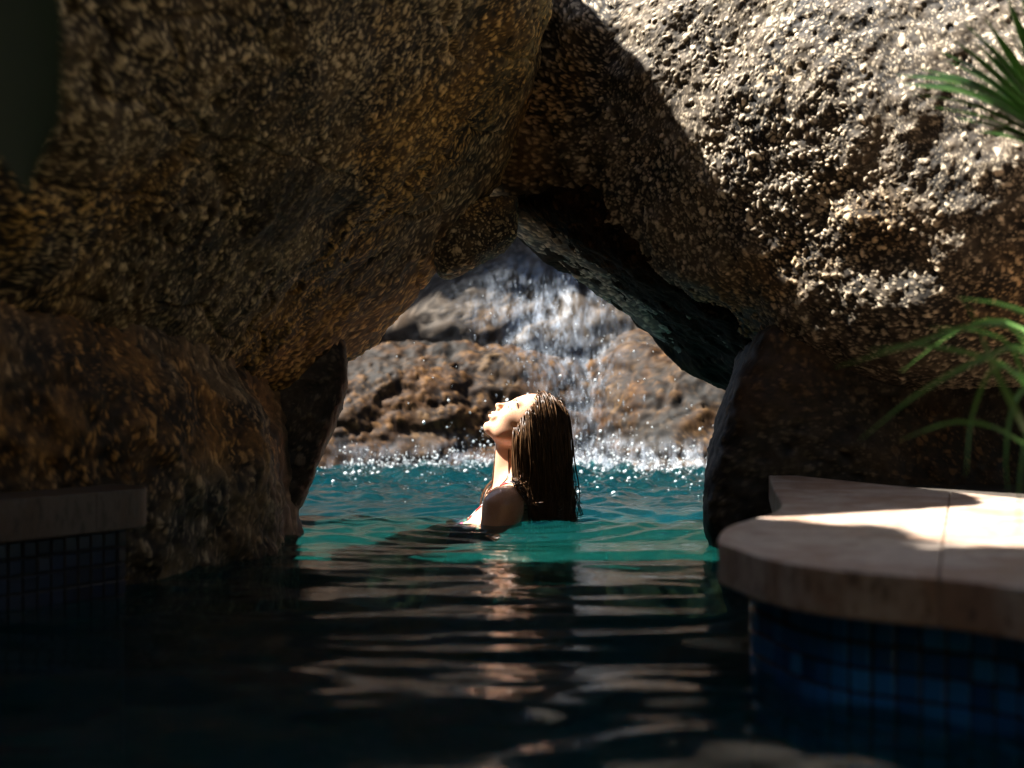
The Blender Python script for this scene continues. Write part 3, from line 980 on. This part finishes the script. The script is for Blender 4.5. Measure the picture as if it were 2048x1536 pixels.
veil('waterfall', 850, 1400, 490, 930, 70, 60, fall_dens, 0.05, 'white waterfall running down the grey stone behind the swimmer')
veil('splash_mist', 640, 1470, 855, 935, 90, 14,
     lambda U, V: 0.9 * ss(V, 860, 925) * ss(U, 640, 700) * ss(-U, -1470, -1420) * (0.45 + 0.55 * np.exp(-((U - 1180) / 230) ** 2)), 0.16,
     'pale mist of spray along the foot of the waterfall')
cs, ax, rr = [], [], []
for i in range(420):
    v = 560 + 350 * rng.random()
    u = np.interp(v, [480, 560, 640, 720, 800, 940], [1080, 1075, 1090, 1135, 1140, 1135]) + rng.normal(0, 62)
    h = back_hit(u, v)
    if h is None: continue
    cs.append(h[1] - np.array([0, 0.06 + 0.25 * rng.random(), 0]))
    ax.append((0.1 * rng.normal(), -0.1, -1))
    rr.append((0.0015 + 0.003 * rng.random() ** 2, 0.0025, 0.004 + 0.02 * rng.random() ** 2))
rr = np.array(rr)
drops('falling_drops', np.array(cs), rr[:, 0], rr[:, 1], rr[:, 2], m_fall, 'drops shed by the waterfall in front of the grey stone', np.array(ax))
# splash: drops thrown up where the water lands, and foam beads that also stand in for sun glints on the chop
cs, rr = [], []
for i in range(1500):
    u = rng.choice([1120 + rng.normal(0, 190), 700 + rng.random() * 760])
    h = back_hit(u, 905)
    if h is None: continue
    x, y = h[1][0], h[1][1] - 0.05 - abs(rng.normal(0, 0.28))
    z = 0.015 + rng.exponential(0.045 if abs(u - 1150) < 250 else 0.025)
    cs.append((x, y, z))
    rr.append(0.0018 + 0.0055 * rng.random() ** 4)
for i in range(110):
    u, v = 1130 + rng.normal(0, 170), 560 + rng.random() * 330
    d = 6.3 + rng.random() * 1.2
    cs.append(tuple(px(u, v, d)))
    rr.append(0.002 + 0.006 * rng.random() ** 4)
rr = np.array(rr)
drops('splash_drops', np.array(cs), rr, rr, rr * 1.15, m_foam, 'white water drops flying above the pool under the waterfall')
cs, rr = [], []
for i in range(800):
    x = rng.choice([0.45 + rng.normal(0, 0.55), -1.1 + 2.4 * rng.random()], p=[0.7, 0.3])
    y = 7.75 - abs(rng.normal(0, 0.75))
    cs.append((x, y, float(wave(np.array([[x]]), np.array([[y]]))[0, 0]) + 0.002))
    rr.append(0.002 + 0.009 * rng.random() ** 4)
rr = np.array(rr)
drops('foam_glints', np.array(cs), rr * 1.1, rr, rr * 0.9, m_foam, 'white foam beads doubling as sun glints on the water under the waterfall')

# ------------------------------------------------------------------ the swimmer
PY = 4.72
TILT = math.radians(37)
HC = np.array([0.044, PY, 0.301])
AX_U = np.array([math.cos(TILT), 0.0, math.sin(TILT)])          # towards the crown
AX_F = np.array([-math.sin(TILT), -0.06, math.cos(TILT)])       # out of the face, a touch to the viewer
AX_F /= np.linalg.norm(AX_F)
AX_U -= AX_F * np.dot(AX_U, AX_F)
AX_U /= np.linalg.norm(AX_U)
AX_S = np.cross(AX_U, AX_F)
if AX_S[1] > 0: AX_S = -AX_S                                     # side axis points to the viewer


def to_head(P):
    Q = P - HC
    return np.stack([Q @ AX_F, Q @ AX_U, Q @ AX_S], -1)


def from_head(h):
    h = np.asarray(h, float)
    return HC + h[..., 0:1] * AX_F + h[..., 1:2] * AX_U + h[..., 2:3] * AX_S


def s_ell(P, c, r):
    q = (P - np.array(c)) / np.array(r)
    k0 = np.sqrt((q * q).sum(-1)) + 1e-9
    k1 = np.sqrt(((q / np.array(r)) ** 2).sum(-1)) + 1e-9
    return k0 * (k0 - 1) / k1


def s_cap(P, a, b, ra, rb):
    a, b = np.array(a, float), np.array(b, float)
    ab = b - a
    t = np.clip(((P - a) @ ab) / (ab @ ab), 0, 1)
    d = P - a - t[..., None] * ab
    return np.sqrt((d * d).sum(-1)) - (ra + (rb - ra) * t)


def smin(a, b, k):
    h = np.clip(0.5 + 0.5 * (b - a) / k, 0, 1)
    return b + (a - b) * h - k * h * (1 - h)


def head_sdf(P):
    H = to_head(P)
    A = H.copy()
    A[..., 2] = np.abs(A[..., 2])
    d = s_ell(A, (-0.014, 0.026, 0), (0.097, 0.088, 0.075))
    d = smin(d, s_ell(A, (0.030, -0.030, 0), (0.056, 0.078, 0.056)), 0.03)
    d = smin(d, s_cap(A, (-0.004, -0.050, 0.048), (0.058, -0.096, 0.012), 0.016, 0.013), 0.03)   # jaw
    d = smin(d, s_ell(A, (0.066, -0.098, 0), (0.016, 0.014, 0.018)), 0.018)                      # chin
    d = smin(d, s_ell(A, (0.056, -0.028, 0.034), (0.022, 0.024, 0.020)), 0.02)                   # cheek
    d = smin(d, s_ell(A, (0.022, -0.050, 0.040), (0.034, 0.040, 0.019)), 0.025)                  # masseter
    d = smin(d, s_ell(A, (0.070, 0.021, 0.022), (0.012, 0.009, 0.024)), 0.014)                   # brow
    d = -smin(-d, s_ell(A, (0.093, -0.001, 0.033), (0.017, 0.011, 0.015)), 0.012)                # socket
    d = smin(d, s_ell(A, (0.0705, -0.003, 0.031), (0.011, 0.0095, 0.013)), 0.005)                # closed lid
    d = smin(d, s_cap(A, (0.076, 0.010, 0), (0.1000, -0.032, 0), 0.0070, 0.0080), 0.010)         # nose ridge
    d = smin(d, s_ell(A, (0.1005, -0.034, 0), (0.0095, 0.0085, 0.0095)), 0.006)                  # nose tip
    d = smin(d, s_ell(A, (0.090, -0.039, 0.010), (0.010, 0.007, 0.0065)), 0.005)                 # nostril wing
    d = -smin(-d, s_ell(A, (0.091, -0.0455, 0.0065), (0.005, 0.004, 0.0028)), 0.003)             # nostril
    d = smin(d, s_ell(A, (0.080, -0.061, 0), (0.013, 0.020, 0.028)), 0.012)                      # muzzle
    d = smin(d, s_ell(A, (0.0915, -0.0605, 0), (0.0075, 0.0058, 0.019)), 0.005)                  # upper lip
    d = smin(d, s_ell(A, (0.0895, -0.0735, 0), (0.0075, 0.0065, 0.017)), 0.005)                  # lower lip
    d = -smin(-d, s_ell(A, (0.0985, -0.0672, 0), (0.006, 0.0016, 0.020)), 0.003)                 # mouth line
    d = -smin(-d, s_ell(A, (0.089, -0.0865, 0), (0.009, 0.005, 0.016)), 0.008)                   # under the lip
    d = smin(d, s_ell(A, (-0.008, -0.012, 0.077), (0.020, 0.031, 0.009)), 0.006)                 # ear
    return d


NB = np.array([0.005, PY, 0.10])


def body_sdf(P, low=True):
    d = s_cap(P, from_head([-0.030, -0.045, 0]), (0.004, PY, 0.07), 0.052, 0.056)                # neck
    d = smin(d, s_cap(P, from_head([0.01, -0.07, 0]), (-0.025, PY, 0.10), 0.030, 0.034), 0.02)   # throat
    R = P - np.array([-0.085, PY, -0.115])
    ta = np.array([0.46, 0, 0.89]); ta /= np.linalg.norm(ta)
    tb = np.array([ta[2], 0, -ta[0]])
    T = np.stack([R @ ta, R @ tb, R[..., 1]], -1)
    d = smin(d, s_ell(T, (0, 0, 0), (0.215, 0.108, 0.165)), 0.05)                                # rib cage
    for sy in (-1, 1):
        sh = np.array([-0.026, PY + sy * 0.170, 0.050])
        d = smin(d, s_cap(P, (0.015, PY + sy * 0.03, 0.105), sh + (0.0, -sy * 0.01, 0.006), 0.046, 0.052), 0.04)
        d = smin(d, s_cap(P, (-0.04, PY + sy * 0.04, 0.075), sh + (-0.02, -sy * 0.03, 0.004), 0.022, 0.030), 0.03)   # collar bone
        d = smin(d, s_ell(T, (0.02, -0.085, sy * 0.075), (0.062, 0.045, 0.062)), 0.03)           # breast
        el = np.array([-0.10, PY + sy * 0.235, -0.215])
        d = smin(d, s_cap(P, sh, el, 0.060, 0.041), 0.03)
        if not low: continue
        wr = np.array([-0.20, PY + sy * 0.22, -0.44])
        d = smin(d, s_cap(P, el, wr, 0.039, 0.025), 0.015)
        d = smin(d, s_ell(P, wr + (-0.03, 0, -0.035), (0.040, 0.040, 0.030)), 0.02)
        for q, (oy, Lf) in enumerate(((-0.030, 0.070), (-0.010, 0.080), (0.010, 0.075), (0.029, 0.060))):
            b0 = wr + np.array([-0.055, sy * oy, -0.062])
            b1 = b0 + np.array([-Lf * 0.40, sy * oy * 0.25, -Lf * 0.38])
            d = smin(d, s_cap(P, b0, b1, 0.009, 0.008), 0.006)
            d = smin(d, s_cap(P, b1, b1 + np.array([-Lf * 0.42, 0, -0.022]), 0.008, 0.0065), 0.004)
        d = smin(d, s_cap(P, wr + (-0.025, -sy * 0.032, 0.0), wr + (-0.075, -sy * 0.068, -0.008), 0.011, 0.008), 0.008)
        hp = np.array([-0.30, PY + sy * 0.08, -0.52])
        kn = np.array([-0.52, PY + sy * 0.11, -0.90])
        d = smin(d, s_cap(P, hp, kn, 0.085, 0.058), 0.05)
        an = np.array([-0.12, PY + sy * 0.10, -0.93])
        d = smin(d, s_cap(P, kn, an, 0.054, 0.036), 0.03)
        d = smin(d, s_cap(P, an, an + np.array([0.14, 0, -0.02]), 0.034, 0.022), 0.02)
    if not low: return d
    d = smin(d, s_ell(P, (-0.28, PY, -0.48), (0.13, 0.165, 0.13)), 0.06)
    d = smin(d, s_cap(P, (-0.14, PY, -0.22), (-0.26, PY, -0.44), 0.105, 0.11), 0.05)
    return d


def full_sdf(P):
    return smin(body_sdf(P, False), head_sdf(P), 0.018)


def surface_nets(xs, ys, zs, F):
    ax = (xs, ys, zs)
    S = F < 0
    n = F.shape
    cnt = np.zeros((n[0] - 1, n[1] - 1, n[2] - 1), np.int16)
    pos = np.zeros(cnt.shape + (3,))
    G = [np.broadcast_to(a.reshape([-1 if i == k else 1 for i in range(3)]), n) for k, a in enumerate(ax)]
    for k in range(3):
        o = [i for i in range(3) if i != k]
        lo = [slice(None)] * 3; hi = [slice(None)] * 3
        lo[k] = slice(0, -1); hi[k] = slice(1, None)
        f0, f1 = F[tuple(lo)], F[tuple(hi)]
        cr = (f0 < 0) != (f1 < 0)
        t = np.where(cr, f0 / np.where(cr, f0 - f1, 1), 0)
        pk = [None] * 3
        for i in range(3):
            pk[i] = G[i][tuple(lo)] + (t * (G[i][tuple(hi)] - G[i][tuple(lo)]) if i == k else 0)
        for da in (0, 1):
            for db in (0, 1):
                sl = [slice(None)] * 3
                for q, dd in zip(o, (da, db)):
                    sl[q] = slice(dd, n[q] - 1 + dd)
                c = cr[tuple(sl)]
                cnt += c
                for i in range(3):
                    pos[..., i] += np.where(c, pk[i][tuple(sl)], 0)
    m = cnt > 0
    ids = np.full(cnt.shape, -1, np.int64)
    ids[m] = np.arange(m.sum())
    V = pos[m] / cnt[m][:, None]
    Q = []
    for k in range(3):
        o = [(k + 1) % 3, (k + 2) % 3]
        lo = [slice(None)] * 3; hi = [slice(None)] * 3
        lo[k] = slice(0, -1); hi[k] = slice(1, None)
        a, b = S[tuple(lo)], S[tuple(hi)]
        e = np.argwhere(a != b)
        ok = (e[:, o[0]] > 0) & (e[:, o[1]] > 0) & (e[:, o[0]] < n[o[0]] - 1) & (e[:, o[1]] < n[o[1]] - 1)
        e = e[ok]
        fl = a[tuple(e.T)]
        c = []
        for (da, db) in ((-1, -1), (0, -1), (0, 0), (-1, 0)):
            q = e.copy()
            q[:, o[0]] += da
            q[:, o[1]] += db
            c.append(ids[tuple(q.T)])
        c = np.stack(c, 1)
        c[~fl] = c[~fl][:, ::-1]
        Q.append(c)
    return V, np.concatenate(Q)


gx = np.concatenate([np.arange(-0.64, -0.16, 0.0095), np.arange(-0.16, 0.17, 0.0027)])
gy = np.concatenate([np.arange(PY - 0.33, PY - 0.1, 0.0075), np.arange(PY - 0.1, PY + 0.1, 0.0027), np.arange(PY + 0.1, PY + 0.33, 0.0075)])
gz_ = np.concatenate([np.arange(-0.995, -0.03, 0.0125), np.arange(-0.03, 0.43, 0.0027)])
GP = np.stack(np.meshgrid(gx, gy, gz_, indexing='ij'), -1).astype(np.float32)
kz = np.searchsorted(gz_, -0.02)
SD = np.concatenate([body_sdf(GP[:, :, :kz]), body_sdf(GP[:, :, kz:], False)], 2).astype(np.float32)
iz, ix = np.searchsorted(gz_, 0.12), np.searchsorted(gx, -0.16)
iy0, iy1 = np.searchsorted(gy, PY - 0.12), np.searchsorted(gy, PY + 0.12)
SD[ix:, iy0:iy1, iz:] = smin(SD[ix:, iy0:iy1, iz:], head_sdf(GP[ix:, iy0:iy1, iz:]), 0.018)
BV, BF = surface_nets(gx, gy, gz_, SD)
del GP, SD


def skin_mat():
    t = NT('skin')
    tc = t.n('TexCoord').outputs['Object']
    n1 = t.noise(tc, 14, 4)
    n2 = t.noise(tc, 420, 2)
    c = t.mix(n1.outputs[0], (0.56, 0.29, 0.17), (0.70, 0.42, 0.28))
    t.l(c, t.b.inputs['Base Color'])
    # wet skin: beads of water leave glossy spots
    wet = t.ramp(t.noise(tc, 260, 2).outputs[0], [(0.50, 0.42), (0.62, 0.12)])
    t.l(wet, t.b.inputs['Roughness'])
    t.b.inputs['Subsurface Weight'].default_value = 0.12
    t.b.inputs['Subsurface Radius'].default_value = (0.010, 0.004, 0.002)
    t.b.inputs['Subsurface Scale'].default_value = 0.6
    t.bump(n2.outputs[0], 0.12, 0.001)
    return t.m


person = mesh_obj('person', BV - np.array([-0.1, PY, -1.0]), BF, skin_mat(), loc=(-0.1, PY, -1.0))
tag(person, 'person with wet brown hair, head tipped back in the sun, shoulder deep in the pool', 'person')
POFF = np.array([-0.1, PY, -1.0])


def grad_sdf(P, f=full_sdf, e=0.002):
    f0 = f(P)
    g = np.stack([f(P + np.eye(3)[k] * e) - f0 for k in range(3)], -1)
    return g / (np.linalg.norm(g, axis=-1, keepdims=True) + 1e-9)


def tubes(name, paths, radii, mat, sides=5):
    """paths (n,m,3), radii (n,m) -> one mesh of thin tubes"""
    n, m, _ = paths.shape
    T = np.gradient(paths, axis=1)
    T /= np.linalg.norm(T, axis=2, keepdims=True) + 1e-9
    ref = np.array([0.25, 1.0, 0.1])
    X = np.cross(T, ref)
    X /= np.linalg.norm(X, axis=2, keepdims=True) + 1e-9
    Y = np.cross(T, X)
    an = np.arange(sides) * 2 * np.pi / sides
    V = paths[:, :, None] + radii[:, :, None, None] * (np.cos(an)[None, None, :, None] * X[:, :, None] + np.sin(an)[None, None, :, None] * Y[:, :, None])
    i = np.arange(n * m * sides).reshape(n, m, sides)
    j = np.roll(i, -1, axis=2)
    F = np.stack([i[:, :-1], j[:, :-1], j[:, 1:], i[:, 1:]], -1).reshape(-1, 4)
    return mesh_obj(name, V.reshape(-1, 3) - POFF, F, mat, person)


def hair_mat():
    t = NT('wet_hair')
    tc = t.n('TexCoord').outputs['Object']
    n1 = t.noise(t.map(tc, (70, 70, 5)), 3, 3)
    c = t.mix(t.ramp(n1.outputs[0], [(0.35, 0.0), (0.68, 1.0)]), (0.012, 0.0055, 0.0025), (0.24, 0.125, 0.056))
    t.l(c, t.b.inputs['Base Color'])
    t.b.inputs['Roughness'].default_value = 0.32
    t.b.inputs['Specular IOR Level'].default_value = 0.5
    tl = t.n('BsdfTranslucent')
    t.l(t.mix(0.5, c, (0.12, 0.05, 0.02)), tl.inputs[0])
    mx = t.n('MixShader')
    mx.inputs[0].default_value = 0.3
    t.l(t.b.outputs[0], mx.inputs[1])
    t.l(tl.outputs[0], mx.inputs[2])
    t.l(mx.outputs[0], t.out.inputs['Surface'])
    return t.m


m_hair = hair_mat()
# roots all over the scalp behind the hairline
NR = 1500
hh = []
while len(hh) < NR:
    v = rng.normal(size=3)
    v /= np.linalg.norm(v)
    q = np.array([-0.014, 0.026, 0]) + v * np.array([0.097, 0.088, 0.075])
    if q[0] < 0.046 + (q[1] - 0.03) * 0.24 - 0.006 * abs(vnoise(q[None] * 90, 4)[0]) and q[1] > -0.045 - 0.2 * max(0, -q[0]):
        if not (q[1] < 0.0 and q[0] > 0.034): hh.append(q)
hh = np.array(hh)
P = from_head(hh)
lay = 0.0015 + 0.019 * rng.random(NR)
side = np.where(hh[:, 2] >= 0, 1.0, -1.0)
# combed from the parting to either side and backwards, then falling
Dv = 0.55 * side[:, None] * AX_S - 0.25 * AX_F * (0.5 + rng.random((NR, 1))) - 0.15 * AX_U
grav = np.array([0.03, 0, -1.0])
endz = np.where(rng.random(NR) < 0.6, -0.02 + 0.03 * rng.random(NR), 0.01 + 0.13 * rng.random(NR) ** 2)
clump = (rng.normal(size=(NR, 3)) * 0.10) * np.array([1, 1, 0.2])
M = 36
path = np.zeros((NR, M, 3))
step = 0.0135
for kx in range(M):
    path[:, kx] = P
    sd = full_sdf(P)
    near = np.exp(-np.clip(sd - lay, 0, None) / 0.01)
    g = grad_sdf(P)
    Dv = Dv * 0.72 + (grav + clump * 0.35) * 0.28
    into = (Dv * g).sum(1)
    Dv = Dv - g * (np.minimum(into, 0) * near)[:, None]
    Dv /= np.linalg.norm(Dv, axis=1)[:, None] + 1e-9
    stop = P[:, 2] <= endz
    Pn = P + Dv * step * np.where(stop, 0.02, 1.0)[:, None]
    sd2 = full_sdf(Pn)
    push = np.clip(lay - sd2, 0, 0.02)
    P = Pn + g * push[:, None]
    drape = (P[:, 2] < 0.135) & (sd2 < lay + 0.01) & (P[:, 1] < PY + 0.02) & (rng.random(NR) < 0.16)
    endz = np.where(drape, 9.0, endz)
tt = np.linspace(0, 1, M)
# wet strands gather into locks
seeds = rng.choice(NR, 150, replace=False)
mid_ = path[:, 11]
own = ((mid_[:, None] - mid_[None, seeds]) ** 2).sum(2).argmin(1)
cen = path[seeds[own]]
gath = (0.82 * ss(tt, 0.12, 0.8))[None, :, None] * (0.6 + 0.4 * rng.random((NR, 1, 1)))
path = path + np.where((np.abs(cen - path).max(2, keepdims=True) < 0.05), gath * (cen - path), 0)
wvy = 0.0130 * np.sin(tt * (8 + 5 * _hash(own, own * 3, own * 7, 5))[:, None] + own[:, None] * 1.7)[..., None] * ss(tt, 0.2, 0.7)[None, :, None] * np.stack([np.cos(own * 2.3), np.sin(own * 2.3), 0 * own], 1)[:, None]
path = path + wvy
drift = rng.normal(size=(150, 3))[own] * np.array([0.016, 0.012, 0])
path = path + drift[:, None] * (ss(tt, 0.35, 1.0) ** 1.5)[None, :, None]
fly = rng.random(NR) < 0.05
path[fly] += (rng.normal(size=(fly.sum(), 1, 3)) * np.array([0.022, 0.015, 0])) * ss(tt, 0.15, 0.9)[None, :, None]
rad = np.where(fly, 0.45, 1.0)[:, None] * (0.0012 + 0.0016 * rng.random((NR, 1)) ** 1.5) * np.clip(1.15 - 0.75 * tt, 0.2, 1)[None]
hair = tubes('hair', path, rad, m_hair, 4)
# skull cap of hair below the strands
ca, cf = cube_sphere(26)
q = np.array([-0.014, 0.026, 0]) + ca * (np.array([0.097, 0.088, 0.075]) + 0.0028)
keep = (q[:, 0] < 0.040 + (q[:, 1] - 0.03) * 0.24) & (q[:, 1] > -0.05) & ~((q[:, 1] < 0.0) & (q[:, 0] > 0.03))
cf = cf[keep[cf].all(1)]
mesh_obj('hair_roots', from_head(q) - POFF, cf, m_hair, hair)
hair['label'] = 'long wet brown hair hanging down to the water'


def on_skin(pts, lift=0.002):
    Q = np.array(pts, float)
    for _ in range(8):
        Q = Q - grad_sdf(Q) * (full_sdf(Q) - lift)[:, None]
    return Q


def ribbon(name, pts, width, mat, n=40, lift=0.002, parent=None, taper=False):
    L, _ = smooth_line(pts, n)
    Q = on_skin(L, lift)
    T = np.gradient(Q, axis=0)
    T /= np.linalg.norm(T, axis=1)[:, None]
    Nn = grad_sdf(Q)
    S = np.cross(T, Nn)
    wv = width * (np.sin(np.pi * np.linspace(0.06, 0.97, n)) ** 0.6 if taper else np.ones(n))
    a = on_skin(Q - S * wv[:, None] / 2, lift)
    b = on_skin(Q + S * wv[:, None] / 2, lift)
    V = np.concatenate([a, b, b - Nn * (lift + 0.002), a - Nn * (lift + 0.002)])
    F = []
    for i in range(n - 1):
        for k in range(4):
            k2 = (k + 1) % 4
            F.append((k * n + i, k2 * n + i, k2 * n + i + 1, k * n + i + 1))
    o = mesh_obj(name, V - POFF, F, mat, parent or person, smooth=False)
    uv = o.data.attributes.new('along', 'FLOAT', 'POINT')
    uv.data.foreach_set('value', np.tile(np.linspace(0, 1, n), 4).astype(np.float32))
    return o


def strap_mat():
    t = NT('striped_cloth')
    at = t.n('Attribute', attribute_name='along')
    wv = t.math('FRACT', t.math('MULTIPLY', at.outputs['Fac'], 12.0))
    m = t.math('GREATER_THAN', wv, 0.5)
    t.l(t.mix(m, (0.75, 0.73, 0.76), (0.45, 0.012, 0.02)), t.b.inputs['Base Color'])
    t.b.inputs['Roughness'].default_value = 0.6
    return t.m


m_strap = strap_mat()
m_cloth = plain_mat('dark_cloth', (0.30, 0.05, 0.10), 0.6, 0.3, 60)
def near_skin(x, z, sy):
    """where a line across the body at x,z first meets the skin, from the viewer's (-1) or the far (+1) side"""
    ys_ = PY + sy * np.linspace(0.30, 0.0, 300)
    f = full_sdf(np.stack([np.full(300, x), ys_, np.full(300, z)], 1))
    k = np.argmax(f < 0.004) if (f < 0.004).any() else 299
    return (x, PY + sy * min(abs(ys_[k] - PY), 0.135), z)


SP = [(-0.185, -0.03), (-0.155, 0.008), (-0.128, 0.036), (-0.100, 0.062)]
bik = ribbon('bikini_top', [near_skin(x, z, -1) for x, z in SP] + [(-0.055, PY - 0.115, 0.105), (0.00, PY - 0.105, 0.125), (0.045, PY - 0.105, 0.09), (0.07, PY - 0.10, -0.02)], 0.014, m_strap, 70, 0.003)
bik['label'] = 'red and white striped bikini strap over the shoulder'
ribbon('strap', [near_skin(x, z, 1) for x, z in SP] + [(-0.055, PY + 0.115, 0.105), (0.00, PY + 0.105, 0.125), (0.045, PY + 0.105, 0.09), (0.07, PY + 0.10, -0.02)], 0.014, m_strap, 70, 0.003, bik)
for sy in (-1, 1):
    # cups below the waterline
    ce, cff = cube_sphere(8)
    Rm = np.array([-0.165, PY + sy * 0.075, -0.075])
    qq = Rm + ce * 0.052
    qq = np.where((full_sdf(qq) > -0.03)[:, None], on_skin(qq, 0.0035), qq)
    mesh_obj('cup', qq - POFF, cff, m_cloth, bik)
for sy in (-1, 1):
    hb = [(0.080, 0.016, sy * 0.014), (0.079, 0.0215, sy * 0.026), (0.070, 0.0195, sy * 0.042), (0.060, 0.012, sy * 0.051)]
    ribbon('eyebrow', [from_head(np.array(q)) for q in hb], 0.0052, m_hair, 14, 0.0008, None, True)
    he = [(0.078, -0.008, sy * 0.018), (0.082, -0.0105, sy * 0.028), (0.076, -0.0095, sy * 0.038), (0.068, -0.006, sy * 0.045)]
    ribbon('eyelash', [from_head(np.array(q)) for q in he], 0.0032, m_hair, 14, 0.0016, None, True)
